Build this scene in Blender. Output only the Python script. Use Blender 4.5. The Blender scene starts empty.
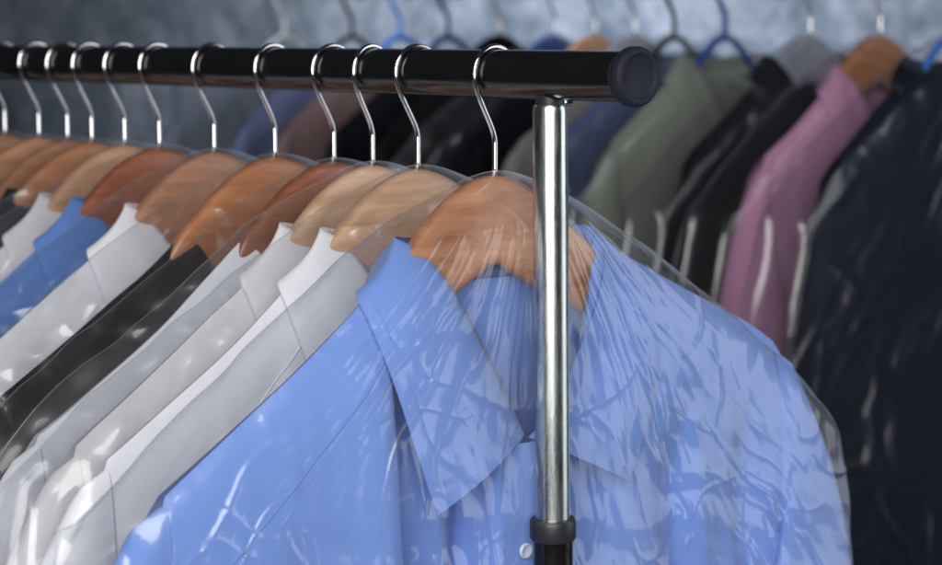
import bpy, math
import numpy as np
from mathutils import Vector, Matrix

S = bpy.context.scene
COL = S.collection
PI = math.pi

# ------------------------------------------------------------------ helpers
def tag(o, label=None, cat=None, group=None, kind=None):
    if label: o['label'] = label
    if cat: o['category'] = cat
    if group: o['group'] = group
    if kind: o['kind'] = kind
    return o

def empty(name, loc, rz=0.0):
    o = bpy.data.objects.new(name, None)
    COL.objects.link(o)
    o.empty_display_size = 0.03
    o.location = loc
    o.rotation_euler = (0, 0, rz)
    return o

def link(name, me, mat=None, parent=None):
    o = bpy.data.objects.new(name, me)
    COL.objects.link(o)
    if mat is not None and not me.materials:
        me.materials.append(mat)
    if parent is not None:
        o.parent = parent
    return o

class MB:
    """collects grids, tubes and lathes into one mesh"""
    def __init__(self):
        self.v = []; self.f = []; self.n = 0
    def add(self, V, Fs):
        V = np.asarray(V, float).reshape(-1, 3)
        self.v.append(V)
        self.f += [tuple(i + self.n for i in f) for f in Fs]
        self.n += len(V)
    def grid(self, P, closed_u=False, closed_v=False, flip=False):
        P = np.asarray(P, float)
        ny, nx = P.shape[:2]
        Fs = []
        for j in range(ny if closed_v else ny - 1):
            j2 = (j + 1) % ny
            for i in range(nx if closed_u else nx - 1):
                i2 = (i + 1) % nx
                q = (j * nx + i, j * nx + i2, j2 * nx + i2, j2 * nx + i)
                Fs.append(q[::-1] if flip else q)
        self.add(P, Fs)
    def tube(self, pts, r, n=12, caps=True):
        pts = [Vector(p) for p in pts]
        rr = r if hasattr(r, '__len__') else [r] * len(pts)
        rings = []
        up = None
        for i, p in enumerate(pts):
            a = pts[max(i - 1, 0)]; b = pts[min(i + 1, len(pts) - 1)]
            d = (b - a).normalized()
            if up is None:
                up = Vector((0, 1, 0)) if abs(d.y) < 0.9 else Vector((1, 0, 0))
            x = (up - d * up.dot(d)).normalized(); up = x
            y = d.cross(x)
            rings.append([p + (x * math.cos(2 * PI * k / n) + y * math.sin(2 * PI * k / n)) * rr[i] for k in range(n)])
        base = self.n
        self.grid(np.array([[tuple(q) for q in R_] for R_ in rings]), closed_u=True)
        if caps:
            self.f.append(tuple(base + k for k in range(n))[::-1])
            m = base + (len(pts) - 1) * n
            self.f.append(tuple(m + k for k in range(n)))
    def lathe(self, prof, n=64, axis='Z', origin=(0, 0, 0)):
        """prof: list of (radius, height)"""
        ox, oy, oz = origin
        P = []
        for r, h in prof:
            row = []
            for k in range(n):
                c, s = math.cos(2 * PI * k / n) * r, math.sin(2 * PI * k / n) * r
                row.append((ox + c, oy + s, oz + h) if axis == 'Z' else (ox + c, oy + h, oz + s))
            P.append(row)
        base = self.n
        self.grid(np.array(P), closed_u=True)
        if prof[0][0] > 1e-5: self.f.append(tuple(base + k for k in range(n))[::-1])
        m = base + (len(prof) - 1) * n
        if prof[-1][0] > 1e-5: self.f.append(tuple(m + k for k in range(n)))
    def build(self, name, mat, parent=None, smooth=True, sharp=None):
        me = bpy.data.meshes.new(name)
        V = np.concatenate(self.v) if self.v else np.zeros((0, 3))
        me.from_pydata(V.tolist(), [], self.f)
        me.validate()
        if smooth:
            me.polygons.foreach_set('use_smooth', [True] * len(me.polygons))
        if sharp:
            me.set_sharp_from_angle(angle=math.radians(sharp))
        return link(name, me, mat, parent)

def hashn(ix, iy, seed):
    h = (ix.astype(np.int64) * 374761393 + iy.astype(np.int64) * 668265263 + seed * 974634777) & 0xFFFFFFFF
    h = ((h ^ (h >> 13)) * 1274126177) & 0xFFFFFFFF
    h = (h ^ (h >> 16)) & 0xFFFFFFFF
    return h / 4294967295.0

def noise(x, y, seed=0):
    """smooth value noise, -1..1"""
    x = np.asarray(x, float); y = np.asarray(y, float)
    ix = np.floor(x); iy = np.floor(y)
    fx = x - ix; fy = y - iy
    fx = fx * fx * fx * (fx * (fx * 6 - 15) + 10); fy = fy * fy * fy * (fy * (fy * 6 - 15) + 10)
    a = hashn(ix, iy, seed); b = hashn(ix + 1, iy, seed)
    c = hashn(ix, iy + 1, seed); d = hashn(ix + 1, iy + 1, seed)
    return 2 * (a + (b - a) * fx + (c - a) * fy + (a - b - c + d) * fx * fy) - 1

def gnoise(x, y, seed=0):
    """gradient noise on a turned lattice, about -1..1"""
    x, y = np.asarray(x, float) * 0.829 + np.asarray(y, float) * 0.559, np.asarray(y, float) * 0.829 - np.asarray(x, float) * 0.559
    ix = np.floor(x); iy = np.floor(y); fx = x - ix; fy = y - iy
    u = fx * fx * fx * (fx * (fx * 6 - 15) + 10); v = fy * fy * fy * (fy * (fy * 6 - 15) + 10)
    def g(dx, dy):
        a = hashn(ix + dx, iy + dy, seed) * 2 * PI
        return np.cos(a) * (fx - dx) + np.sin(a) * (fy - dy)
    a, b, c, d = g(0, 0), g(1, 0), g(0, 1), g(1, 1)
    return 1.5 * (a + (b - a) * u + (c - a) * v + (a - b - c + d) * u * v)

def fbm(x, y, seed=0, oct=3):
    s = 0; a = 1.0; t = 0
    for k in range(oct):
        s = s + a * noise(x * 2 ** k, y * 2 ** k, seed + 17 * k); t += a; a *= 0.5
    return s / t

def sstep(a, b, x):
    t = np.clip((np.asarray(x, float) - a) / (b - a), 0, 1)
    return t * t * (3 - 2 * t)

def tri(x):
    return np.abs(2 * (x - np.floor(x + 0.5)))

def crumple(t, z, seed, f0=16.0):
    """flat facets with sharp creases between them"""
    rs = np.random.RandomState(seed)
    wx = t + 0.012 * fbm(t * 22, z * 22, seed + 1, 2)
    wz = z + 0.012 * fbm(t * 22 + 9, z * 22, seed + 2, 2)
    h = 0
    for k in range(6):
        an = rs.uniform(0, PI); f = f0 * rs.uniform(0.7, 1.0) * 1.27 ** k
        ph = rs.uniform(0, 9)
        m = np.clip(0.5 + 1.2 * noise(t * 13 + 5 * k, z * 13, seed + 31 + k), 0, 1)
        h = h + m * (tri((wx * math.cos(an) + wz * math.sin(an)) * f + ph) - 0.5) / f
    return h

# ------------------------------------------------------------------ materials
def newmat(name):
    m = bpy.data.materials.new(name); m.use_nodes = True
    nt = m.node_tree
    for n in list(nt.nodes):
        nt.nodes.remove(n)
    out = nt.nodes.new('ShaderNodeOutputMaterial')
    return m, nt, out

def N(nt, typ, **kw):
    n = nt.nodes.new(typ)
    for k, v in kw.items():
        if hasattr(n, k): setattr(n, k, v)
        else: n.inputs[k].default_value = v
    return n

def setin(n, **kw):
    for k, v in kw.items():
        n.inputs[k.replace('_', ' ')].default_value = v

def ramp(nt, stops):
    r = nt.nodes.new('ShaderNodeValToRGB')
    el = r.color_ramp.elements
    while len(el) < len(stops): el.new(0.5)
    for e, (p, c) in zip(el, stops):
        e.position = p; e.color = (*c, 1)
    return r

def mul(c, k): return tuple(min(1, x * k) for x in c)

def principled(name, col, rough=0.5, metal=0.0, var=0.12, scale=60.0, bump=0.0, bscale=400.0, wear=None, **kw):
    m, nt, out = newmat(name)
    b = N(nt, 'ShaderNodeBsdfPrincipled')
    tc = N(nt, 'ShaderNodeTexCoord')
    nz = N(nt, 'ShaderNodeTexNoise'); setin(nz, Scale=scale, Detail=5.0)
    nt.links.new(tc.outputs['Object'], nz.inputs['Vector'])
    r = ramp(nt, [(0.3, mul(col, 1 - var)), (0.7, mul(col, 1 + var))])
    nt.links.new(nz.outputs['Fac'], r.inputs['Fac'])
    nt.links.new(r.outputs['Color'], b.inputs['Base Color'])
    setin(b, Roughness=rough, Metallic=metal)
    if wear:
        wm = N(nt, 'ShaderNodeMapping'); wm.inputs['Scale'].default_value = wear[0]
        nt.links.new(tc.outputs['Object'], wm.inputs['Vector'])
        wn = N(nt, 'ShaderNodeTexNoise'); setin(wn, Scale=1.0, Detail=8.0, Roughness=0.75)
        nt.links.new(wm.outputs[0], wn.inputs['Vector'])
        mr = N(nt, 'ShaderNodeMapRange'); mr.inputs['From Min'].default_value = 0.35; mr.inputs['From Max'].default_value = 0.7
        mr.inputs['To Min'].default_value = rough * (1 - wear[1]); mr.inputs['To Max'].default_value = rough * (1 + wear[1])
        nt.links.new(wn.outputs['Fac'], mr.inputs['Value']); nt.links.new(mr.outputs[0], b.inputs['Roughness'])
    for k, v in kw.items():
        b.inputs[k.replace('_', ' ')].default_value = v
    if bump:
        n2 = N(nt, 'ShaderNodeTexNoise'); setin(n2, Scale=bscale, Detail=4.0)
        nt.links.new(tc.outputs['Object'], n2.inputs['Vector'])
        bp = N(nt, 'ShaderNodeBump'); setin(bp, Strength=bump, Distance=0.001)
        nt.links.new(n2.outputs['Fac'], bp.inputs['Height'])
        nt.links.new(bp.outputs['Normal'], b.inputs['Normal'])
    nt.links.new(b.outputs[0], out.inputs[0])
    return m

def cloth(name, col, var=0.025, sheen=0.15, rough=0.85, weave=0.25, trans=0.0):
    m, nt, out = newmat(name)
    b = N(nt, 'ShaderNodeBsdfPrincipled')
    tc = N(nt, 'ShaderNodeTexCoord')
    nz = N(nt, 'ShaderNodeTexNoise'); setin(nz, Scale=35.0, Detail=6.0, Roughness=0.7)
    nt.links.new(tc.outputs['Object'], nz.inputs['Vector'])
    r = ramp(nt, [(0.3, mul(col, 1 - var)), (0.7, mul(col, 1 + var))])
    nt.links.new(nz.outputs['Fac'], r.inputs['Fac'])
    nt.links.new(r.outputs['Color'], b.inputs['Base Color'])
    setin(b, Roughness=rough)
    b.inputs['Sheen Weight'].default_value = sheen
    b.inputs['Specular IOR Level'].default_value = 0.25 if max(col) > .05 else 0.03
    # woven threads: two crossing wave fields, plus soft creasing
    w1 = N(nt, 'ShaderNodeTexWave', wave_type='BANDS', bands_direction='X'); setin(w1, Scale=420.0, Distortion=0.6)
    w2 = N(nt, 'ShaderNodeTexWave', wave_type='BANDS', bands_direction='Z'); setin(w2, Scale=420.0, Distortion=0.6)
    n3 = N(nt, 'ShaderNodeTexNoise'); setin(n3, Scale=28.0, Detail=3.0)
    for w in (w1, w2, n3): nt.links.new(tc.outputs['Object'], w.inputs['Vector'])
    ad = N(nt, 'ShaderNodeMath', operation='ADD')
    nt.links.new(w1.outputs['Fac'], ad.inputs[0]); nt.links.new(w2.outputs['Fac'], ad.inputs[1])
    bp = N(nt, 'ShaderNodeBump'); setin(bp, Strength=weave, Distance=0.0003)
    nt.links.new(ad.outputs[0], bp.inputs['Height'])
    b2 = N(nt, 'ShaderNodeBump'); setin(b2, Strength=0.2, Distance=0.004)
    nt.links.new(n3.outputs['Fac'], b2.inputs['Height'])
    nt.links.new(bp.outputs['Normal'], b2.inputs['Normal'])
    nt.links.new(b2.outputs['Normal'], b.inputs['Normal'])
    if trans:
        t = N(nt, 'ShaderNodeBsdfTranslucent')
        nt.links.new(r.outputs['Color'], t.inputs['Color'])
        mx = N(nt, 'ShaderNodeMixShader'); mx.inputs[0].default_value = trans
        nt.links.new(b.outputs[0], mx.inputs[1]); nt.links.new(t.outputs[0], mx.inputs[2])
        nt.links.new(mx.outputs[0], out.inputs[0])
    else:
        nt.links.new(b.outputs[0], out.inputs[0])
    return m

def wood(name, dark, light, seed=0.0):
    m, nt, out = newmat(name)
    b = N(nt, 'ShaderNodeBsdfPrincipled')
    tc = N(nt, 'ShaderNodeTexCoord')
    mp = N(nt, 'ShaderNodeMapping'); mp.inputs['Scale'].default_value = (14, 60, 110)
    mp.inputs['Location'].default_value = (seed, seed * 2.3, seed * .7)
    mp.inputs['Rotation'].default_value = (0, 0.25, 0)
    nt.links.new(tc.outputs['Object'], mp.inputs['Vector'])
    n1 = N(nt, 'ShaderNodeTexNoise'); setin(n1, Scale=1.0, Detail=7.0, Roughness=0.62, Distortion=0.6)
    nt.links.new(mp.outputs[0], n1.inputs['Vector'])
    r = ramp(nt, [(0.28, dark), (0.5, tuple((a + c) / 2 for a, c in zip(dark, light))), (0.75, light)])
    nt.links.new(n1.outputs['Fac'], r.inputs['Fac'])
    nt.links.new(r.outputs['Color'], b.inputs['Base Color'])
    setin(b, Roughness=0.42)
    b.inputs['Coat Weight'].default_value = 0.35
    b.inputs['Coat Roughness'].default_value = 0.2
    bp = N(nt, 'ShaderNodeBump'); setin(bp, Strength=0.12, Distance=0.0006)
    nt.links.new(n1.outputs['Fac'], bp.inputs['Height'])
    nt.links.new(bp.outputs['Normal'], b.inputs['Normal'])
    nt.links.new(b.outputs[0], out.inputs[0])
    return m

def film(name, haze=0.05, rough=0.1, spec=1.0, bump=0.5, broad=0.3):
    """thin polythene: mostly see-through, glossy, a little milky"""
    m, nt, out = newmat(name)
    tc = N(nt, 'ShaderNodeTexCoord')
    # faint unevenness drawn out along the hang of the film
    mp = N(nt, 'ShaderNodeMapping'); mp.inputs['Scale'].default_value = (1, 1, 0.45)
    nt.links.new(tc.outputs['Object'], mp.inputs['Vector'])
    n1 = N(nt, 'ShaderNodeTexNoise'); setin(n1, Scale=45.0, Detail=4.0, Roughness=0.55, Distortion=1.0)
    nt.links.new(mp.outputs[0], n1.inputs['Vector'])
    bp = N(nt, 'ShaderNodeBump'); setin(bp, Strength=bump, Distance=0.001)
    nt.links.new(n1.outputs['Fac'], bp.inputs['Height'])
    tr = N(nt, 'ShaderNodeBsdfTransparent'); tr.inputs[0].default_value = (0.965, 0.97, 0.98, 1)
    g1 = N(nt, 'ShaderNodeBsdfGlossy'); g1.inputs['Roughness'].default_value = rough
    g2 = N(nt, 'ShaderNodeBsdfGlossy'); g2.inputs['Roughness'].default_value = 0.37
    for g_ in (g1, g2):
        g_.inputs['Color'].default_value = (1, 1, 1, 1)
        nt.links.new(bp.outputs['Normal'], g_.inputs['Normal'])
    gl = N(nt, 'ShaderNodeMixShader'); gl.inputs[0].default_value = broad
    nt.links.new(g1.outputs[0], gl.inputs[1]); nt.links.new(g2.outputs[0], gl.inputs[2])
    # reflectance of both faces of a thin sheet, the same from either side
    fr = N(nt, 'ShaderNodeLayerWeight'); fr.inputs['Blend'].default_value = 0.5
    nt.links.new(bp.outputs['Normal'], fr.inputs['Normal'])
    pw = N(nt, 'ShaderNodeMath', operation='POWER'); pw.inputs[1].default_value = 4.0
    nt.links.new(fr.outputs['Facing'], pw.inputs[0])
    mm = N(nt, 'ShaderNodeMath', operation='MULTIPLY_ADD', use_clamp=True)
    mm.inputs[1].default_value = 0.75 * spec; mm.inputs[2].default_value = 0.075 * spec
    nt.links.new(pw.outputs[0], mm.inputs[0])
    mm2 = N(nt, 'ShaderNodeMath', operation='MINIMUM'); mm2.inputs[1].default_value = 0.6
    nt.links.new(mm.outputs[0], mm2.inputs[0])
    df = N(nt, 'ShaderNodeBsdfDiffuse'); df.inputs['Color'].default_value = (0.85, 0.87, 0.92, 1)
    tl = N(nt, 'ShaderNodeBsdfTranslucent'); tl.inputs['Color'].default_value = (0.85, 0.87, 0.92, 1)
    nt.links.new(bp.outputs['Normal'], df.inputs['Normal'])
    mh = N(nt, 'ShaderNodeMixShader'); mh.inputs[0].default_value = 0.4
    nt.links.new(df.outputs[0], mh.inputs[1]); nt.links.new(tl.outputs[0], mh.inputs[2])
    # the film is milkier seen along its surface
    hz = N(nt, 'ShaderNodeMath', operation='POWER'); hz.inputs[1].default_value = 3.0
    nt.links.new(fr.outputs['Facing'], hz.inputs[0])
    hm = N(nt, 'ShaderNodeMath', operation='MULTIPLY_ADD', use_clamp=True)
    hm.inputs[1].default_value = haze * 14; hm.inputs[2].default_value = haze
    nt.links.new(hz.outputs[0], hm.inputs[0])
    m1 = N(nt, 'ShaderNodeMixShader'); nt.links.new(hm.outputs[0], m1.inputs[0])
    nt.links.new(tr.outputs[0], m1.inputs[1]); nt.links.new(mh.outputs[0], m1.inputs[2])
    m2 = N(nt, 'ShaderNodeMixShader')
    nt.links.new(mm2.outputs[0], m2.inputs[0])
    nt.links.new(m1.outputs[0], m2.inputs[1]); nt.links.new(gl.outputs[0], m2.inputs[2])
    nt.links.new(m2.outputs[0], out.inputs[0])
    return m

M = {}
M['black_paint'] = principled('black_paint', (0.006, 0.006, 0.007), 0.2, bump=0.03, bscale=260, wear=((60, 25, 60), 0.6), Coat_Weight=0.1, Coat_Roughness=0.08)
M['black_plastic'] = principled('black_plastic', (0.016, 0.016, 0.022), 0.42, bump=0.12, bscale=900)
M['cap_plastic'] = principled('cap_plastic', (0.013, 0.0145, 0.023), 0.6, Specular_IOR_Level=0.18, bump=0.2, bscale=1200)
M['zinc'] = principled('zinc_plated_steel', (0.56, 0.60, 0.585), 0.31, 1.0, wear=((90, 90, 8), 0.45), var=0.08, scale=25, bump=0.02, bscale=120)
M['hook_steel'] = principled('hook_steel', (0.78, 0.78, 0.8), 0.12, 1.0, var=0.04)
M['brass'] = principled('brass_steel', (0.7, 0.6, 0.38), 0.2, 1.0, var=0.04)
M['film'] = film('polythene_film', haze=0.006, rough=0.12, spec=1.0, bump=0.15, broad=0.6)
M['film_far'] = film('polythene_film_far', haze=0.004, rough=0.16, spec=0.9, bump=0.12, broad=0.35)
M['edge_glint'] = film('edge_glint_film', haze=0.04, rough=0.15, spec=1.5, bump=0.1, broad=0.4)  # milkier and shinier, for the imitated light line on bag edges
M['button'] = principled('pearl_button', (0.6, 0.68, 0.85), 0.25, var=0.05, Coat_Weight=0.6)

# ------------------------------------------------------------------ layout
CAM = np.array([0, 0, 1.5])
ALPHA = math.radians(40.6)                       # the rails recede to the left at this angle
RDIR = np.array([-math.sin(ALPHA), math.cos(ALPHA), 0])
TDIR = np.array([math.cos(ALPHA), math.sin(ALPHA), 0])
E0 = np.array([0.104, 1.20637, 1.47401])         # near end of the front rail
def on_rail(s, e=E0): return tuple(e + RDIR * s)

# ------------------------------------------------------------------ the rack
RAIL_R = 0.016
def build_rack():
    root = empty('clothes_rack', E0, ALPHA)
    tag(root, 'black rail with round end cap carried by a shiny telescopic steel post', 'clothes rack')
    m = MB(); m.lathe([(RAIL_R, 0.006), (RAIL_R, 0.3), (RAIL_R, 0.8), (RAIL_R, 1.46)], 72, 'Y')
    m.build('rail', M['black_paint'], root, sharp=50)
    m = MB()
    m.lathe([(0, 0.0012), (0.0128, 0.0012), (0.0136, 0.0005), (0.0145, -0.0004), (0.0166, -0.0004), (0.0180, 0.0006), (0.0187, 0.0024),
             (0.0187, 0.0068), (0.0178, 0.0085), (0.0161, 0.0092), (0.0161, 0.012)], 72, 'Y')
    m.build('end_cap', M['cap_plastic'], root, sharp=60)
    for y in (0.0813, 1.38):
        ps = empty('post', (0, y, 0)); ps.parent = root
        m = MB(); z0, z1 = -0.0195, -0.294
        m.lathe([(0.0085, z0 + .0006), (0.0102, z0 + 0.0004), (0.0112, z0 - 0.0012), (0.0115, z0 - 0.004), (0.0115, -0.15), (0.0115, z1 - .02)], 64)
        m.build('steel_tube', M['zinc'], ps, sharp=40)
        m = MB(); m.lathe([(0.0095, -0.012), (0.0095, -0.0185), (0.0088, -0.022)], 40)
        m.build('plug', M['black_plastic'], ps, sharp=50)
        m = MB(); m.tube([(-0.004, -0.003, -0.0172), (0.013, -0.006, -0.0178)], 0.0024, 14)
        m.build('screw', M['hook_steel'], ps)
        m = MB(); m.lathe([(0.0116, z1 + 0.0002), (0.0145, z1), (0.0153, z1 - 0.0012), (0.0156, z1 - 0.003), (0.0156, z1 - 0.0125), (0.0148, z1 - 0.0145), (0.0137, z1 - 0.0148)], 64)
        m.build('collar_ring', M['black_plastic'], ps, sharp=45)
        m = MB(); m.lathe([(0.0135, z1 - 0.0145), (0.0135, -1.44)], 64)
        m.build('lower_tube', M['black_paint'], ps, sharp=45)
        m = MB(); m.tube([(-0.26, 0, -1.45), (0.26, 0, -1.45)], 0.014, 32)
        m.build('foot', M['black_paint'], ps, sharp=45)
        ps.rotation_euler = (0, math.radians(-0.9), 0) if y < 1 else (0, 0, 0)
build_rack()

# ------------------------------------------------------------------ hangers
def hook_points(seg=40, drop=-0.0715, cr=0.0182):
    pts = []
    cz = RAIL_R + 0.0019 - cr
    for k in range(seg + 1):
        a = math.radians(-25 + (205 + 14) * k / seg)
        pts.append((cr * math.cos(a), 0, cz + cr * math.sin(a)))
    # S bend from the end of the arc into the upright stem
    p0 = Vector(pts[-1]); a = math.radians(194)
    d0 = Vector((-math.sin(a), 0, math.cos(a)))
    p3 = Vector((0, 0, -0.047)); d3 = Vector((0, 0, -1))
    L = 0.019
    for k in range(1, 19):
        u = k / 18
        q = (1 - u) ** 3 * p0 + 3 * (1 - u) ** 2 * u * (p0 + d0 * L) + 3 * (1 - u) * u * u * (p3 - d3 * L * 0.62) + u ** 3 * p3
        pts.append(tuple(q))
    for z in (-0.055, -0.063, drop): pts.append((0, 0, z))
    return pts

def hook_mesh(r=0.0018, **kw):
    m = MB(); m.tube(hook_points(**kw), r, 14)
    return m

def zt_hanger(t):
    a = np.abs(t)
    dome = -0.068 - 0.041 * (a / 0.072) ** 1.75
    lin = -0.109 - (a - 0.072) * 0.66 - 0.030 * sstep(0.078, 0.125, a)
    w = sstep(0.055, 0.09, a)
    return dome * (1 - w) + lin * w

def zb_hanger(t):
    a = np.abs(t)
    return -0.1255 - 0.030 * (np.sqrt(a * a + 0.003 ** 2) / 0.055) ** 0.92 - 0.10 * np.maximum(a - 0.10, 0)

def hanger_body_mesh(L=0.225, n=90, seed=0):
    ts = np.sin(np.linspace(-PI / 2, PI / 2, n)) * L
    rows = []
    for t in ts:
        a = abs(t)
        zt = float(zt_hanger(t)); zb = min(float(zb_hanger(t)), zt - 0.020)
        e = math.sqrt(max(1e-4, 1 - max(0, (a - (L - 0.014)) / 0.0141) ** 2))
        zc = (zt + zb) / 2; h = (zt - zb) / 2 * e
        th = (0.0080 - 0.0042 * float(sstep(0.065, 0.11, a))) * (0.35 + 0.65 * e)
        nc = -0.003 + 0.006 * float(sstep(0.03, 0.12, a))
        row = []
        for k in range(28):
            an = 2 * PI * k / 28
            c, s_ = math.cos(an), math.sin(an)
            y = th * math.copysign(abs(c) ** 0.55, c)
            z = zc + h * math.copysign(abs(s_) ** 0.42, s_)
            row.append((t, -(nc + y), z))
        rows.append(row)
    m = MB(); m.grid(np.array(rows), closed_u=True)
    m.f.append(tuple(range(28))); m.f.append(tuple((n - 1) * 28 + k for k in range(28))[::-1])
    return m

WOODS = {
    'red':    ((0.38, 0.125, 0.036), (0.55, 0.25, 0.09)),
    'beech':  ((0.52, 0.28, 0.115), (0.66, 0.40, 0.19)),
    'beech2': ((0.46, 0.235, 0.09), (0.60, 0.345, 0.155)),
    'maho':   ((0.20, 0.05, 0.014), (0.33, 0.10, 0.03)),
    'orange': ((0.35, 0.115, 0.03), (0.46, 0.175, 0.05)),
    'mid':    ((0.32, 0.125, 0.043), (0.44, 0.20, 0.08)),
    'tan':    ((0.46, 0.21, 0.07), (0.58, 0.31, 0.13)),
    'brown':  ((0.30, 0.105, 0.032), (0.41, 0.165, 0.055)),
}
for i, (k, (a, b)) in enumerate(WOODS.items()):
    tone = lambda c: (c[0] * 0.98, c[1] * 1.06, c[2] * 1.5)
    M['wood_' + k] = wood('varnished_wood_' + k, mul(tone(a), 0.8), mul(tone(b), 1.04), i * 3.7)

# ------------------------------------------------------------------ garments
def pl(xs, ys, smooth=0.0):
    xs = np.array(xs, float); ys = np.array(ys, float)
    def f(t):
        t = np.asarray(t, float)
        if not smooth: return np.interp(t, xs, ys)
        s = 0
        for k, w in ((-1, .25), (-.5, .25), (0, 0), (.5, .25), (1, .25)):
            s = s + w * np.interp(t + k * smooth, xs, ys)
        return s
    return f

SHOULDER = pl([0, 0.06, 0.085, 0.115, 0.17, 0.24, 0.32], [-0.100, -0.104, -0.119, -0.144, -0.182, -0.2245, -0.27], 0.012)
SHOULDER_BIG_R = pl([0, 0.06, 0.085, 0.115, 0.17, 0.25, 0.32], [-0.098, -0.100, -0.112, -0.127, -0.155, -0.192, -0.235], 0.012)

class Garment:
    """thickness fields of a garment hanging in its own x (across) / z (down) frame; front is -y"""
    def __init__(s, front=0.03, back=0.016, seed=1, folds=(), wide=1.0, length=0.74, right=None, drape=1.0, lift=0.0, arm=0.27, out=0.0, sw=0.078, asym=False):
        s.front, s.back, s.seed, s.folds, s.wide, s.length, s.drape = front, back, seed, folds, wide, length, drape
        s.right = right or SHOULDER
        s.asym = asym; s.lift = lift; s.arm = arm; s.out = out; s.sw = sw
    def ridge(s, t):
        t = np.asarray(t, float) / s.wide
        wv = 0 if s.asym else 0.004 * noise(t * 13, t * 0 + 3.3, s.seed + 210) * sstep(0.1, 0.16, np.abs(t))
        return np.where(t < 0, SHOULDER(-t), s.right(t)) + s.lift + wv
    def neck(s, t):
        a = np.abs(t)
        if s.asym: a = np.where(t > 0, a / 1.25, a)
        return np.interp(a, [0, 0.02, 0.05, 0.075, 0.09], [-0.253, -0.230, -0.176, -0.127, -0.112]) + s.lift
    def nfront(s, t, z):
        d = np.maximum(s.ridge(t) - z, 0)
        a = np.abs(t)
        base = s.front * (1 - np.exp(-d / 0.032)) * (1 - 0.2 * sstep(0.13, 0.24, a))
        base = base + 0.010 * sstep(0.05, 0.24, a) * np.exp(-d / 0.05)
        grow = sstep(0.03, 0.30, d) * s.drape
        w = t + 0.012 * noise(t * 9, z * 4, s.seed)
        fold = 0.006 * grow * fbm(w * 21 + 0.6 * z, z * 2.6, s.seed + 3, 2)
        fold = fold + 0.003 * s.drape * sstep(0.02, 0.1, d) * fbm((t + z * 0.6) * 20, (z - t * 0.5) * 7, s.seed + 8, 2)
        for (ta, tb, wl, wr, dep, z0) in s.folds:
            tc = ta + (tb - ta) * np.clip((-z - 0.2) / 0.3, -0.4, 2) + 0.004 * noise(z * 14, z * 0 + ta * 50, s.seed + 5)
            q = t - tc
            sh = np.where(q < 0, np.exp(-(q / wl) ** 2), np.exp(-(q / wr) ** 2))
            fold = fold - dep * sh * sstep(z0, z0 - 0.09, z)
        crs = crumple(t, z, s.seed + 300, 15.0) * 0.035 * np.clip(0.4 + noise(t * 8, z * 8, s.seed + 301), 0.1, 1) * sstep(0.005, 0.05, d) * s.drape
        # gathers along the yoke seam
        yk = z - (s.ridge(t) - (0.036 + 0.045 * (a - 0.105) / 0.16))
        puck = (0.0008 if s.asym else 0.0022) * noise(t * (130 if s.asym else 75), z * 25, s.seed + 77) * np.exp(-np.abs(yk) / 0.012) * sstep(0.09, 0.11, a)
        return base + fold + crs + puck
    def nback(s, t, z):
        d = np.maximum(s.ridge(t) - z, 0)
        base = -s.back * (1 - np.exp(-d / 0.03))
        return base + 0.004 * sstep(0.03, 0.3, d) * fbm(t * 19, z * 3, s.seed + 40, 2) + 0.008 * sstep(0.05, 0.24, np.abs(t)) * np.exp(-d / 0.05)
    def body(s, nx=90, nz=90):
        rows_f, rows_b = [], []
        x = np.linspace(-1, 1, nx); v = np.linspace(0, 1, nz) ** 1.35
        X, Vv = np.meshgrid(x, v)
        t0 = X * (s.arm + 0.03) * s.wide
        out = []
        for side in (0, 1):
            top = s.ridge(t0)
            if side == 0:
                top = np.minimum(top, s.neck(t0))
            else:
                top = np.where(np.abs(t0) < 0.085, np.minimum(top, -0.139 + s.lift), top)
            top = top - 0.9 * np.maximum(np.abs(t0) - (s.arm - 0.01) * s.wide, 0)
            z = top + Vv * (-s.length - top)
            t = t0 * (1 + 0.10 * sstep(-0.34, -0.5, z) - 0.05 * sstep(-0.2, -0.3, z) * (1 - sstep(-0.3, -0.42, z)))
            n = s.nfront(t, z) if side == 0 else s.nback(t, z)
            mid = (s.nfront(t, z) + s.nback(t, z)) / 2
            e = sstep(0.90, 1.0, np.abs(X))
            n = n * (1 - e) + mid * e
            out.append(np.stack([t, -n, z], -1))
        m = MB(); m.grid(out[0]); m.grid(out[1], flip=True)
        return m
    def sleeve(s, side, nv=60, nu=56):
        v = np.linspace(0, 1, nv); th = np.linspace(0, 2 * PI, nu, endpoint=False)
        rows = []
        zr = float(s.ridge(np.array(side * s.arm * s.wide)))
        for vv in v:
            k = float(sstep(0.0, 0.38, vv))
            ang = k * PI / 2
            e = np.array([math.sin(ang), math.cos(ang)])                 # outer / upper direction (t,z)
            w = 0.100 * (1 - k) + s.sw * k - 0.012 * vv
            c0 = np.array([s.arm - 0.014, zr - 0.100])
            c1 = np.array([s.arm - 0.014 * (1 - k) + s.out * k + 0.020 * vv, zr - 0.100 - 0.055 * k - 0.42 * max(0, vv - 0.08)])
            c = c1 if vv > 0 else c0
            nm = (s.front * 0.45 - s.back * 0.55) * 0.8 + 0.008
            d = (s.front + s.back) * (0.45 + 0.15 * k) * (0.55 + 0.45 * float(sstep(0, .16, vv))) + 0.002
            row = []
            for a in th:
                p = c + e * w * math.cos(a)
                q = math.copysign(abs(math.sin(a)) ** 0.8, math.sin(a))
                f = 0.0065 * s.drape * float(sstep(0.03, 0.3, vv)) * float(fbm(np.array(a * 1.3 + 2 * vv), np.array(vv * 5.0 + a * .4), s.seed + 60 + side, 2))
                dd = d + f
                row.append((side * (p[0] + f * 0.6) * s.wide, -(nm + dd * q), p[1]))
            rows.append(row)
        P = np.array(rows)
        m = MB(); m.grid(P, closed_u=True, flip=(side < 0))
        return m
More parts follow.
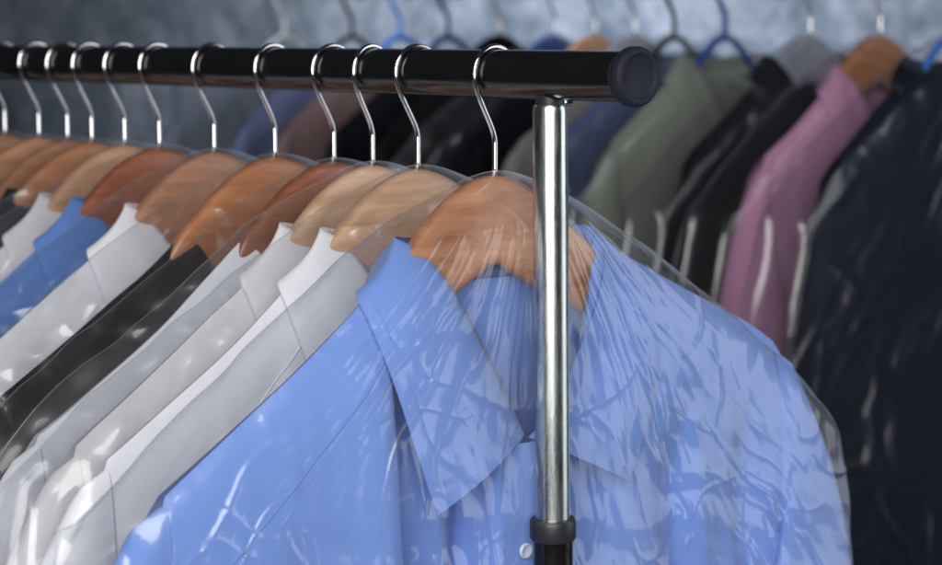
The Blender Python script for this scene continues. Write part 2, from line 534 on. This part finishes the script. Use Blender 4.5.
    def surf(s, t, z, off=0.0006):
        return np.stack([t, -(s.nfront(t, z) + off), z], -1)

def spline(P, n):
    """Catmull-Rom through points, n samples"""
    P = np.array(P, float)
    d = np.r_[0, np.cumsum(np.linalg.norm(np.diff(P, axis=0), axis=1) ** 0.5)]
    u = np.linspace(0, d[-1], n)
    Q = np.vstack([2 * P[0] - P[1], P, 2 * P[-1] - P[-2]])
    out = []
    for x in u:
        i = min(np.searchsorted(d, x, 'right') - 1, len(P) - 2)
        f = (x - d[i]) / (d[i + 1] - d[i])
        p0, p1, p2, p3 = Q[i], Q[i + 1], Q[i + 2], Q[i + 3]
        out.append(0.5 * ((2 * p1) + (-p0 + p2) * f + (2 * p0 - 5 * p1 + 4 * p2 - p3) * f * f + (-p0 + 3 * p1 - 3 * p2 + p3) * f ** 3))
    return np.array(out)

def collar_curves(nf=1.0, nb=1.0, n=120, asym=False):
    """fold line, outer edge and neck base of a turned-down shirt collar, as (t, n, z)"""
    FL = [(-0.001, 0.031, -0.240), (-0.021, 0.026, -0.196), (-0.047, 0.015, -0.143), (-0.067, 0.004, -0.115), (-0.081, -0.006, -0.105), (-0.056, -0.021, -0.108), (0, -0.027, -0.113)]
    OE = [(-0.082, 0.038, -0.281), (-0.098, 0.036, -0.236), (-0.112, 0.031, -0.191), (-0.120, 0.020, -0.158), (-0.117, 0.000, -0.137), (-0.075, -0.026, -0.146), (0, -0.036, -0.152)]
    BL = [(0.000, 0.026, -0.256), (-0.020, 0.022, -0.230), (-0.050, 0.011, -0.176), (-0.068, 0.002, -0.140), (-0.072, -0.006, -0.132), (-0.05, -0.018, -0.138), (0, -0.022, -0.141)]
    # a collar pulled open to one side sits wider on that side
    FR = [(0.004, 0.031, -0.243), (0.050, 0.026, -0.213), (0.075, 0.014, -0.158), (0.088, 0.004, -0.124), (0.096, -0.006, -0.109)] + FL[5:]
    OR = [(0.093, 0.038, -0.285), (0.112, 0.036, -0.246), (0.130, 0.030, -0.205), (0.144, 0.016, -0.172), (0.146, 0.000, -0.150)] + OE[5:]
    BR = [(0.006, 0.026, -0.258), (0.040, 0.022, -0.236), (0.070, 0.011, -0.182), (0.086, 0.002, -0.146), (0.088, -0.006, -0.137)] + BL[5:]
    res = []
    for P, R_ in ((FL, FR), (OE, OR), (BL, BR)):
        if not asym: R_ = P
        sc = lambda Q: [(t, (a * (nf if a > 0 else nb)), z) for t, a, z in Q]
        P = sc(P)
        full = P + [(abs(t), a, z) for t, a, z in sc(R_)[-2::-1]]
        res.append(spline(full, n))
    return res

def collar_mesh(nf=1.0, nb=1.0, lift=0.0, seed=0, n=120, asym=False):
    fl, oe, bl = collar_curves(nf, nb, n, asym)
    def xyz(c): return np.stack([c[..., 0], -c[..., 1], c[..., 2] + lift], -1)
    m = MB()
    rows = []
    K = 16
    for k in range(K + 1):
        u = k / K
        c = fl * (1 - u) + oe * u
        # outward bow so that the leaf rolls over the fold
        bow = 0.006 * math.sin(PI * u) ** 0.8 * (nf * 0.5 + 0.5)
        c = c.copy(); c[:, 1] += bow * np.where(c[:, 1] > -0.01, 1, -1) + 0.0012 * fbm(c[:, 0] * 40, c[:, 2] * 40, seed, 2) * math.sin(PI * u)
        rows.append(c)
    outer = np.array(rows)
    # roll: fold line thickness and underside of the leaf
    inner = []
    for k in range(K + 1):
        u = k / K
        c = outer[k].copy(); c[:, 1] -= 0.0011 * np.where(c[:, 1] > -0.01, 1, -1) * (1 if 0 < k else 1)
        inner.append(c)
    inner = np.array(inner)
    full = np.concatenate([inner[::-1], outer])
    m.grid(xyz(full), closed_v=True)
    e = full.shape[0]; nn = full.shape[1]
    # stand
    rows = []
    for k in range(9):
        u = k / 8
        c = fl * (1 - u) + bl * u
        c = c.copy(); c[:, 1] -= 0.002 * math.sin(PI * u)
        rows.append(c)
    m.grid(xyz(np.array(rows)), flip=True)
    return m, outer

def ribbon(P, w, side):
    """flat strip along polyline P (k,3), offset direction side"""
    P = np.asarray(P, float); d = np.gradient(P, axis=0)
    d /= np.linalg.norm(d, axis=1)[:, None] + 1e-9
    nrm = np.cross(d, np.asarray(side, float)[None]); nrm /= np.linalg.norm(nrm, axis=1)[:, None] + 1e-9
    return np.stack([P - nrm * w / 2, P + nrm * w / 2])

def seam_mesh(P, off=(0, -0.0003, 0)):
    m = MB()
    m.tube([tuple(np.array(p) + np.array(off)) for p in P], 0.0006, 6)
    return m

def stitch_mesh(P, pitch=0.0026, ln=0.0017, r=0.00028):
    P = np.asarray(P, float)
    d = np.r_[0, np.cumsum(np.linalg.norm(np.diff(P, axis=0), axis=1))]
    m = MB(); x = 0
    while x + ln < d[-1]:
        a = [np.interp(x, d, P[:, k]) for k in range(3)]; b = [np.interp(x + ln, d, P[:, k]) for k in range(3)]
        m.tube([a, b], r, 5); x += pitch
    return m

def make_shirt(name, loc, rz, mat, g, label, cat='shirt', group=None, detail=1, button_mat=None, stitch_mat=None, buttons=True, nf=1.0, nb=1.0, collar=True):
    root = empty(name, loc, rz)
    tag(root, label, cat, group)
    res = {2: (300, 240), 1: (150, 120), 0: (48, 40)}[detail]
    g.body(*res).build('body', mat, root)
    for sd in (-1, 1):
        r2 = {2: (90, 72), 1: (56, 48), 0: (32, 28)}[detail]
        g.sleeve(sd, *r2).build('sleeve', mat, root)
    if collar:
        cm, outer = collar_mesh(nf, nb, g.lift, g.seed, {2: 160, 1: 100, 0: 60}[detail], g.asym)
        co = cm.build('collar', mat, root, sharp=70)
    if detail >= 1:
        n = 60
        # yoke seams from the collar to the armhole, on both fronts
        for sd in (-1, 1):
            t = sd * np.linspace(0.105, g.arm - 0.008, n)
            z = g.ridge(t) - (0.036 + 0.045 * (np.abs(t) - 0.105) / 0.16)
            seam_mesh(g.surf(t, z, -0.0001)).build('yoke_seam', mat, root)
        # placket with buttons
        zz = np.linspace(-0.246 + g.lift, -g.length + 0.002, 70)
        P = np.stack([np.stack([np.full(70, tt), -(g.nfront(np.full(70, tt), zz) + oo), zz], -1)
                      for tt, oo in ((-0.0175, 0.0002), (-0.0168, 0.0026), (0, 0.003), (0.0168, 0.0026), (0.0175, 0.0002))])
        pm = MB(); pm.grid(P, flip=True)
        pm.build('placket', mat, root, sharp=40)
        if buttons:
            for k in range(5):
                zb = -0.320 - 0.09 * k + g.lift
                yb = -(float(g.nfront(np.array(0.0), np.array(zb))) + 0.0034)
                b = MB()
                b.lathe([(0.0001, -0.0016), (0.0032, -0.0016), (0.0038, -0.0024), (0.0048, -0.0026), (0.0056, -0.0016), (0.0056, 0), (0.0001, 0.0004)], 24, 'Y', (0, yb, zb))
                b.build('button', button_mat or M['button'], root)
    if detail >= 2:
        # stitching just inside the collar's outer edge and along its front edges
        K = outer.shape[0]
        def X(c): return np.stack([c[:, 0], -c[:, 1] - 0.00005 * np.where(c[:, 1] > -.01, 1, -1), c[:, 2] + g.lift], -1)
        fe = outer[:-1, 2]
        path = np.concatenate([outer[1:15, 2], outer[14, 3:-3], outer[14:0:-1, -3]])
        stitch_mesh(X(path)).build('stitching', stitch_mat or mat, co)
        for sd in (-1, 1):
            # armhole seam
            a = np.linspace(0.04, 1.0, 50)
            zr = float(g.ridge(np.array(sd * g.arm)))
            z = zr - 0.012 - a * 0.17
            t = sd * (g.arm - 0.006 - 0.012 * np.sin(a * PI))
            seam_mesh(g.surf(t * np.ones_like(z), z, 0.0)).build('armhole_seam', mat, root)
    return root

# ------------------------------------------------------------------ garment bags
BAGTOP = pl([0, 0.02, 0.04, 0.08, 0.16, 0.27, 0.33], [-0.0645, -0.067, -0.074, -0.089, -0.131, -0.204, -0.262], 0.008)

def make_bag(name, loc, rz, g, label, seed, detail=1, mat=None, group=None, clear=0.006, amp=1.0, bottom=-0.93, fine=1.0, thick=1.0, width=0.33, flare=0.038):
    res_f = {2: (640, 560), 1: (230, 200), 0: (80, 70)}[detail]
    res_b = {2: (150, 130), 1: (80, 70), 0: (40, 36)}[detail]
    m = MB()
    ends = []
    for side, (nx, nz) in ((0, res_f), (1, res_f)):
        if side == 1: nx, nz = res_f[0], res_b[1]
        x = np.linspace(-1, 1, nx); v = np.linspace(0, 1, nz) ** 1.5
        X, Vv = np.meshgrid(x, v)
        t0 = X * width
        top = BAGTOP(np.abs(t0)) + (0.008 * noise(t0 * 11, t0 * 0, seed) + 0.002 * noise(t0 * 45, t0 * 0 + 2.2, seed)) * sstep(0.04, 0.15, np.abs(t0))
        z = top + Vv * (bottom - top)
        t = t0 * (1 + flare / width * sstep(-0.20, -0.42, z) * np.abs(X))
        d = top - z
        a = np.abs(t)
        ea = (0.92 if thick == 1 else 0.955) + 0.03 * noise(z * 16 + 7 * (X > 0), z * 0 + 1.7, seed + 140)
        e = 1 - sstep(0, 1, (np.abs(X) - ea) / (1 - ea)) * 0.85
        if side == 0:
            B = (g.front + clear + 0.008) * (1 - np.exp(-d / 0.014)) * e
            n = np.maximum(B, (g.nfront(t, z) + clear * 0.6) * e * sstep(0, 0.03, d))
            n = n * 0.6 + B * 0.4
            sg = 1
        else:
            n = -(g.back + clear) * (1 - np.exp(-d / 0.022)) * e
            sg = -1
        env = sstep(0.0, 0.02, d)
        # tension pleats fanning out from the hook
        an = np.arctan2(t, -(z + 0.045)); r = np.sqrt(t * t + (z + 0.045) ** 2)
        wob = 0.35 * gnoise(an * 3, r * 8, seed + 2) + 0.10 * gnoise(an * 9, r * 25, seed + 3)
        def lines(q, width, f):
            """thin ridges where q crosses a level; width in metres, f waves per metre"""
            return np.exp(-(np.abs(q - 0.13) / (1.6 * f * width * thick)) ** 1.3)
        def patch(k, f, lo, gain):
            return np.clip(lo + gain * gnoise(t * f + 3.3 * k, z * f * 0.75 + 1.7 * k, seed + 71 + k), 0.0, 1.3)
        rr = np.maximum(r, 0.05)
        ple = 0
        for k, (f, fr_, w_, am) in enumerate(((4, 3, 0.0024, 0.0011), (7, 4, 0.0020, 0.0009), (12, 6, 0.0016, 0.0006), (19, 8, 0.0013, 0.0004 * fine))):
            q = gnoise(an * f + wob * (1 + 0.5 * k), r * fr_, seed + 5 + k)
            ple = ple + lines(q, w_, f / rr) * am * thick * patch(k, 8, 0.10, 1.5)
        ver = 0
        for k, (f, w_, am) in enumerate(((9, 0.0030, 0.0013), (18, 0.0022, 0.0009 * fine ** 0.5), (33, 0.0016, 0.0005 * fine))):
            q = gnoise(t * f + 1.2 * gnoise(t * 6, z * 6, seed + 9 + k), z * (3.0 + 3 * k), seed + 12 + k)
            ver = ver + lines(q, w_, f) * am * thick * patch(k + 5, 7, 0.05, 1.5)
        ver = ver * sstep(0.06, 0.2, d)
        # stray crosswise creases
        cx = 0
        for k in range(4):
            th = (0.6, -0.5, 1.2, -1.0)[k]
            uu = t * math.cos(th) + z * math.sin(th); vv_ = -t * math.sin(th) + z * math.cos(th)
            q = gnoise(uu * 20 + 0.9 * gnoise(t * 15, z * 15, seed + 90 + k), vv_ * 7, seed + 93 + k)
            cx = cx + lines(q, 0.0016, 20) * 0.0006 * fine * patch(k + 9, 12, -0.25, 1.7)
        cr = crumple(t, z, seed + 20, 22.0)
        blot = fine * (0.016 + 0.065 * patch(20, 12, -0.30, 1.6))
        low = 0.0024 * (gnoise(t * 8, z * 6, seed + 44) + 0.5 * gnoise(t * 17, z * 12, seed + 45)) * sstep(0.02, 0.15, d)
        n = n + sg * env * amp * (1.8 * ple * np.minimum(r / 0.1, 1) + 1.8 * ver + 2.0 * cx + cr * blot + low) * (0.4 + 0.6 * e)
        P = np.stack([t, -n, z], -1)
        m.grid(P, flip=(side == 1))
    o = m.build(name, mat or M['film'])
    if detail >= 1:
        ts = np.linspace(-width, width, 160)
        tz = BAGTOP(np.abs(ts)) + (0.008 * noise(ts * 11, ts * 0, seed) + 0.002 * noise(ts * 45, ts * 0 + 2.2, seed)) * sstep(0.04, 0.15, np.abs(ts))
        w_ = MB(); w_.tube(np.stack([ts, ts * 0, tz], -1).tolist(), 0.00032, 6)  # added thread imitating the light line where the film edge turns away
        w_.build('edge_glint_line', M['edge_glint'], o)
    o.location = loc; o.rotation_euler = (0, 0, rz)
    tag(o, label, 'garment bag', group)
    return o

# ------------------------------------------------------------------ front rail: twelve hangers
C_BLUE = cloth('sky_blue_cotton', (0.165, 0.29, 0.69), trans=0.04)
C_WHITE = cloth('white_cotton', (0.80, 0.775, 0.79), trans=0.08)
C_WHITE2 = cloth('cool_white_cotton', (0.77, 0.78, 0.82), trans=0.08)
C_BLACK = cloth('black_wool', (0.0025, 0.003, 0.004), sheen=0.0, rough=0.75)
C_MIDBLUE = cloth('mid_blue_cotton', (0.085, 0.20, 0.52), trans=0.04)
C_CHAR = cloth('charcoal_cotton', (0.012, 0.013, 0.017), sheen=0.0)

GH = 'wooden hangers hooked on the black rail'
GB = 'clear bags over the clothes on the black rail'
FRONT = [
    # s, wood, swivel, hanger label
    (0.135, 'red', 0.0, 'reddish varnished wooden hanger nearest the end cap, inside the blue shirt beside the steel post'),
    (0.217, 'beech2', -1.5, 'pale beech wooden hanger, second from the end cap, directly behind the blue shirt'),
    (0.269, 'beech', 1.5, 'palest wooden hanger, third from the end cap, under a crinkled bag'),
    (0.316, 'maho', 0.5, 'dark mahogany wooden hanger peeking out behind the palest hanger'),
    (0.392, 'orange', -1.0, 'broad orange-brown wooden hanger holding the black garment'),
    (0.477, 'mid', 1.0, 'brown wooden hanger just behind the broad orange-brown one, with white shirt'),
    (0.560, 'maho', 0.0, 'dark red-brown wooden hanger over the mid-blue shirt'),
    (0.616, 'tan', 1.5, 'light tan wooden hanger between the red-brown and the wide rust-brown ones'),
    (0.672, 'orange', -1.0, 'wide rust-brown wooden hanger left of the light tan one'),
    (0.715, 'brown', 0.5, 'brown wooden hanger, third from the far left end of the row'),
    (0.768, 'red', -1.0, 'red-brown wooden hanger, second from the far left end of the row'),
    (0.834, 'brown', 0.0, 'farthest brown wooden hanger, cut by the left edge of the picture'),
]
hook_me = None
bodies = {}
for i, (s, w, sw, lab) in enumerate(FRONT):
    rz = ALPHA + math.radians(sw)
    root = empty('wooden_hanger', on_rail(s), rz)
    tag(root, lab, 'clothes hanger', GH)
    o = hanger_body_mesh(n=100, L=0.095 if i == 3 else 0.225).build('hanger_body', M['wood_' + w], root)
    if hook_me is None:
        h = hook_mesh().build('hook', M['hook_steel'], root); hook_me = h.data
    else:
        h = link('hook', hook_me, None, root)
    h.rotation_euler = (0, 0, math.radians([0, -4, 5, -3, 4, -6, 3, -2, 6, -5, 2, -3][i]))

G1 = Garment(0.030, 0.016, 11, folds=[(-0.101, -0.092, 0.004, 0.045, 0.043, -0.14), (-0.124, -0.115, 0.02, 0.013, -0.007, -0.16), (-0.028, -0.028, 0.020, 0.005, 0.034, -0.20),
             (0.055, 0.050, 0.006, 0.025, 0.026, -0.20), (0.155, 0.175, 0.03, 0.010, 0.018, -0.22), (0.235, 0.245, 0.016, 0.02, 0.014, -0.23), (-0.17, -0.18, 0.02, 0.02, 0.006, -0.26)],
             right=SHOULDER_BIG_R, arm=0.285, asym=True)
def gmini(seed, wide=1.0, folds=(), lift=0.0, front=0.022, back=0.012, drape=1.3):
    return Garment(front, back, seed, folds, wide, lift=lift, drape=drape)
SHIRTS = [
    (0, 'dress_shirt', C_BLUE, G1, 'sky blue dress shirt with open pointed collar, foremost on the rail behind the steel post', 'shirt', 2),
    (1, 'dress_shirt', C_WHITE2, gmini(22), 'white shirt directly behind the foremost blue shirt', 'shirt', 1),
    (2, 'dress_shirt', C_WHITE, gmini(33, folds=[(-0.15, -0.17, .02, .02, .006, -.2)]), 'white shirt with puckered shoulder seam, under the palest hanger', 'shirt', 1),
    (3, 'dress_shirt', C_WHITE2, gmini(44, lift=-0.001), 'low hanging white shirt between the black garment and the puckered white shirt', 'shirt', 1),
    (4, 'black_shirt', C_BLACK, gmini(55, lift=-0.003), 'black garment hanging between white shirts', 'shirt', 1),
    (5, 'dress_shirt', C_WHITE2, gmini(66), 'white shirt right behind the black garment', 'shirt', 1),
    (6, 'dress_shirt', C_MIDBLUE, gmini(77), 'medium blue shirt farther along the front rail between two white ones', 'shirt', 1),
    (7, 'dress_shirt', C_WHITE, gmini(88), 'white shirt behind the medium blue shirt', 'shirt', 1),
    (8, 'dark_shirt', C_CHAR, gmini(99), 'dark garment behind the farthest white shirt', 'shirt', 1),
    (9, 'dress_shirt', C_WHITE2, gmini(110), 'pale shirt, third from the far left end', 'shirt', 0),
    (10, 'dark_shirt', C_CHAR, gmini(121), 'charcoal garment, second from the far left end', 'shirt', 0),
    (11, 'dress_shirt', C_MIDBLUE, gmini(132), 'blue garment at the far left end', 'shirt', 0),
]
BAGLAB = ['clear crinkled plastic bag over the foremost sky blue shirt', 'clear plastic bag over the white shirt directly behind the blue one',
          'wrinkled clear bag over the white shirt with the puckered shoulder', 'clear bag over the low hanging white shirt',
          'clear bag over the black garment', 'clear bag over the white shirt behind the black garment', 'clear bag over the medium blue shirt',
          'clear bag over the white shirt behind the medium blue one', 'clear bag over the dark garment behind the farthest white shirt',
          'clear bag over the pale shirt, third from the far left', 'clear bag over the charcoal garment, second from the far left',
          'clear bag at the far left end of the row']
for (i, nm, mat, g, lab, cat, det) in SHIRTS:
    s, w, sw, _ = FRONT[i]
    rz = ALPHA + math.radians(sw)
    loc = on_rail(s)
    k = 1.0 if i == 0 else 0.8
    make_shirt(nm, loc, rz, mat, g, lab, cat, 'clothes on the black rail', det, nf=k, nb=k * (1 if i == 0 else .7), collar=i not in (3, 4))
    make_bag('garment_bag', loc, rz, g, BAGLAB[i], 500 + 13 * i, 2 if i == 0 else 1, group=GB,
             clear=0.007 if i == 0 else 0.004, amp=1.15 if i == 0 else 1.9, width=0.33 if i in (0,) else 0.325)

# ------------------------------------------------------------------ rear rail, out of focus
E1 = np.array([0.0, 0.0, 1.568])
F_PX = 1950.0; PIT = math.radians(7.25)
_x = (880 - 471) / F_PX
E1[:2] = (_x * 2.5, 2.5 * math.cos(PIT) - 0.03)
root = empty('rear_clothes_rail', E1 + RDIR * -0.5, ALPHA)
tag(root, 'plain black rail carrying the rear row of clothes', 'clothes rack')
m = MB(); m.lathe([(0.007, 0), (0.007, 1.98)], 40, 'Y', (0, 0, 0.009)); m.build('rail', M['black_paint'], root, sharp=50)

def s_rear(u):
    lo, hi = -0.6, 3.0
    for _ in range(50):
        md = (lo + hi) / 2
        p = E1 + RDIR * md - CAM
        zz = p[1] * math.cos(PIT) - (1.5 - 1.5) * 0
        if 471 + F_PX * p[0] / zz > u: lo = md
        else: hi = md
    return lo

PLA = {k: principled('hanger_plastic_' + k, c, 0.35, var=0.05) for k, c in
       {'white': (0.36, 0.38, 0.38), 'black': (0.012, 0.012, 0.014), 'light_blue': (0.02, 0.14, 0.5), 'navy': (0.008, 0.018, 0.12), 'blue': (0.008, 0.05, 0.26), 'grey': (0.27, 0.28, 0.33)}.items()}

def plastic_hanger(loc, rz, mat, label, hook_r=0.0038, group=None, hook_mat=None):
    """tubular hanger: hook, two sloping arms and a bottom bar"""
    root = empty('plastic_hanger', loc, rz); tag(root, label, 'clothes hanger', group)
    m = MB(); m.tube(hook_points(drop=-0.074, cr=0.0205), hook_r if hook_mat is None else 0.002, 12)
    m.build('hook', hook_mat or mat, root)
    m = MB()
    pts = [(-0.167, 0, -0.226), (-0.175, 0, -0.215), (-0.167, 0, -0.212), (-0.10, 0, -0.152), (-0.03, 0, -0.086), (0, 0, -0.073), (0.03, 0, -0.086), (0.10, 0, -0.152), (0.167, 0, -0.212), (0.175, 0, -0.215), (0.167, 0, -0.226), (0, 0, -0.228), (-0.167, 0, -0.226)]
    m.tube([tuple(p) for p in spline(pts, 90)], 0.005, 12, caps=False)
    m.build('hanger_arms', mat, root)
    return root

def solid_hanger(loc, rz, mat, label, group=None, hook_mat=None):
    root = empty('wooden_hanger', loc, rz); tag(root, label, 'clothes hanger', group)
    hanger_body_mesh(n=50).build('hanger_body', mat, root)
    hook_mesh(r=0.0022).build('hook', hook_mat or M['hook_steel'], root)
    return root

C = {}
for k, c in {'slate': (0.06, 0.07, 0.09), 'lilac': (0.05, 0.06, 0.12), 'mauve': (0.09, 0.055, 0.055), 'ink': (0.005, 0.0055, 0.008), 'soot': (0.006, 0.006, 0.007),
             'dark_slate': (0.010, 0.012, 0.017), 'beige': (0.20, 0.175, 0.175), 'steel_blue': (0.065, 0.09, 0.20), 'dusty_blue': (0.10, 0.14, 0.26), 'sage': (0.20, 0.22, 0.185),
             'graphite': (0.008, 0.009, 0.013), 'pink': (0.50, 0.245, 0.40), 'navy': (0.0035, 0.0055, 0.016)}.items():
    C[k] = cloth('cloth_' + k, c, weave=0.1, sheen=0.0 if max(c) < .05 else .1)

RG = 'blurred hangers on the rear rail'
RC = 'blurred clothes on the rear rail'
REAR = [
    (285, ('p', 'white'), 'slate', 'white plastic hanger with a thick pale hook above the black rail', 'slate grey garment at the left end of the rear row', None),
    (352, ('p', 'black'), 'lilac', 'black plastic hanger with a thick hook, left of the light blue ones', 'lilac blue garment at the left of the rear row', None),
    (400, ('p', 'light_blue'), 'mauve', 'light blue plastic hanger high behind the black rail', 'mauve brown garment seen as a narrow band under the black rail', None),
    (448, ('p', 'navy'), 'ink', 'dark blue plastic hanger inside a black coat', 'black coat with a round dark top above the black rail', None),
    (500, ('s', 'soot', 'brass'), 'soot', 'dark hanger with a brass coloured hook stem', 'sooty black jacket left of the steel post', None),
    (555, ('s', 'blue', None), 'dark_slate', 'blue topped hanger with a chrome hook stem', 'dark slate jacket behind the steel post', 'clear bag over the dark slate jacket'),
    (595, ('s', 'tan', None), 'ink', 'light wooden hanger top just left of the black end cap', 'black jacket between the dark slate and the beige garments', None),
    (635, ('s', 'grey', None), 'beige', 'grey hanger with chrome stem above the end cap', 'beige garment seen as a pale band left of the steel post', None),
    (674, ('p', 'black'), 'steel_blue', 'black plastic hanger with slanting hook right of the end cap', 'steel blue shirt right of the steel post', 'clear glinting bag over the steel blue shirt'),
    (725, ('p', 'blue'), 'sage', 'blue plastic hanger in the sage green jacket', 'sage green jacket behind the black end cap', 'clear bag over the sage green jacket'),
    (810, ('s', 'grey', None), 'graphite', 'grey hanger in the graphite jacket', 'graphite black jacket between the sage one and the pink shirt', 'clear shiny bag over the graphite jacket'),
    (880, ('s', 'orange', None), 'pink', 'orange-brown wooden hanger in the pink shirt', 'pink shirt on the rear rail', 'clear bag over the pink shirt'),
    (952, ('p', 'light_blue'), 'navy', 'bright blue plastic hanger at the right edge of the picture', 'dark navy suit jacket at the right edge of the picture', 'clear bag with long bright creases over the navy jacket'),
]
for i, (u, hg, cl, hl, gl_, bl_) in enumerate(REAR):
    s = s_rear(u)
    loc = on_rail(s, E1); rz = ALPHA + math.radians([0, 2, -2, 1, -1, 2, 0, -2, 1, 0, 1, -1, 0][i])
    if hg[0] == 'p': plastic_hanger(loc, rz, PLA[hg[1]], hl, group=RG)
    else:
        mt = PLA[hg[1]] if hg[1] in PLA else (C[hg[1]] if hg[1] in C else M['wood_' + hg[1]])
        solid_hanger(loc, rz, mt, hl, RG, M['brass'] if hg[2] else None)
    jacket = cl in ('sage', 'graphite', 'navy', 'ink', 'soot', 'dark_slate', 'mauve')
    g = Garment(0.028 if u < 700 else 0.036, 0.018, 700 + 7 * i, wide=1.0, drape=1.0, length=0.8, lift=0.012 if jacket else (0.016 if hg[0] == 'p' else 0.0), arm=0.235, out=-0.012, sw=0.06)
    make_shirt('jacket' if jacket else 'shirt', loc, rz, C[cl], g, gl_, 'jacket' if jacket else 'shirt', RC, 0, nf=1.0, nb=1.0)
    if bl_:
        make_bag('garment_bag', loc, rz, g, bl_, 900 + 11 * i, 1, mat=M['film_far'], group='clear bags on the rear rail', amp=0.85, clear=0.008, fine=0.12, thick=2.6)

# ------------------------------------------------------------------ wall and floor
def plaster():
    m, nt, out = newmat('mottled_plaster')
    b = N(nt, 'ShaderNodeBsdfPrincipled'); setin(b, Roughness=0.85)
    tc = N(nt, 'ShaderNodeTexCoord')
    n1 = N(nt, 'ShaderNodeTexNoise'); setin(n1, Scale=5.0, Detail=8.0, Roughness=0.62, Distortion=0.8)
    n2 = N(nt, 'ShaderNodeTexNoise'); setin(n2, Scale=24.0, Detail=6.0, Roughness=0.7)
    for n in (n1, n2): nt.links.new(tc.outputs['Object'], n.inputs['Vector'])
    mx = N(nt, 'ShaderNodeMixRGB'); mx.inputs[0].default_value = 0.4
    nt.links.new(n1.outputs['Fac'], mx.inputs[1]); nt.links.new(n2.outputs['Fac'], mx.inputs[2])
    r = ramp(nt, [(0.40, (0.17, 0.215, 0.285)), (0.5, (0.31, 0.37, 0.465)), (0.60, (0.53, 0.59, 0.72))])
    nt.links.new(mx.outputs[0], r.inputs['Fac'])
    nt.links.new(r.outputs['Color'], b.inputs['Base Color'])
    bp = N(nt, 'ShaderNodeBump'); setin(bp, Strength=0.3, Distance=0.006)
    nt.links.new(mx.outputs[0], bp.inputs['Height']); nt.links.new(bp.outputs['Normal'], b.inputs['Normal'])
    nt.links.new(b.outputs[0], out.inputs[0])
    return m
wc = E1 + TDIR * 0.62
def wall_pt(s, z, th): return tuple((wc + RDIR * s + TDIR * th)[:2]) + (z,)
m = MB()
P = np.array([[wall_pt(s, z, 0) for s in np.linspace(-0.42, 5.5, 12)] for z in np.linspace(0, 3, 6)])
Q = np.array([[wall_pt(s, z, 0.15) for s in np.linspace(-0.42, 5.5, 12)] for z in np.linspace(0, 3, 6)])
m.grid(P); m.grid(Q, flip=True)
w_ = m.build('wall', plaster(), smooth=False); tag(w_, kind='structure', label='mottled blue grey plaster wall', cat='wall')
m = MB(); m.grid(np.array([[(x, y, 0) for x in np.linspace(-4, 4, 6)] for y in np.linspace(-3, 7, 6)]))
fl_ = m.build('floor', principled('grey_floor', (0.10, 0.10, 0.11), 0.6, bump=0.1), smooth=False); tag(fl_, kind='structure')

# ------------------------------------------------------------------ light
def area(name, loc, target, sx, sy, power, col=(1, 1, 1)):
    l = bpy.data.lights.new(name, 'AREA'); l.shape = 'RECTANGLE'; l.size = sx; l.size_y = sy; l.energy = power; l.color = col
    o = bpy.data.objects.new(name, l); COL.objects.link(o)
    o.location = loc
    o.rotation_euler = (Vector(target) - Vector(loc)).to_track_quat('-Z', 'Y').to_euler()
    return o
area('key_softbox', (-0.28, -1.0, 2.1), (-0.02, 1.3, 1.35), 2.0, 2.3, 94, (1.0, 0.98, 0.96))
area('side_softbox', (1.75, 1.30, 1.6), (0.1, 1.33, 1.3), 0.95, 1.8, 10, (0.93, 0.96, 1.0))
b_ = area('background_fill', (-0.95, 2.35, 2.55), (-0.05, 3.6, 1.55), 0.6, 0.6, 7.2, (0.86, 0.92, 1.0))  # added lamp out of view, put in to brighten the wall
b_.data.spread = math.radians(75)
W = bpy.data.worlds.new('World'); S.world = W; W.use_nodes = True
bg = W.node_tree.nodes['Background']
bg.inputs[0].default_value = (0.55, 0.66, 0.85, 1); bg.inputs[1].default_value = 0.025

# ------------------------------------------------------------------ camera
cd = bpy.data.cameras.new('camera'); cam = bpy.data.objects.new('camera', cd); COL.objects.link(cam)
cam.location = tuple(CAM); cam.rotation_euler = (math.radians(90 - 7.25), 0, 0)
cd.sensor_width = 36; cd.sensor_fit = 'HORIZONTAL'; cd.lens = 36 * 1950 / 942
cd.clip_start = 0.05; cd.clip_end = 100
cd.dof.use_dof = True; cd.dof.focus_distance = 1.27; cd.dof.aperture_fstop = 6.4
S.camera = cam

S.view_settings.view_transform = 'Standard'; S.view_settings.look = 'None'
S.view_settings.exposure = 0.1; S.view_settings.gamma = 1
S.cycles.transparent_max_bounces = 64
S.cycles.max_bounces = 10; S.cycles.glossy_bounces = 5; S.cycles.diffuse_bounces = 4; S.cycles.transmission_bounces = 8
S.cycles.caustics_reflective = False
S.cycles.use_denoising = True
S.cycles.sample_clamp_indirect = 6
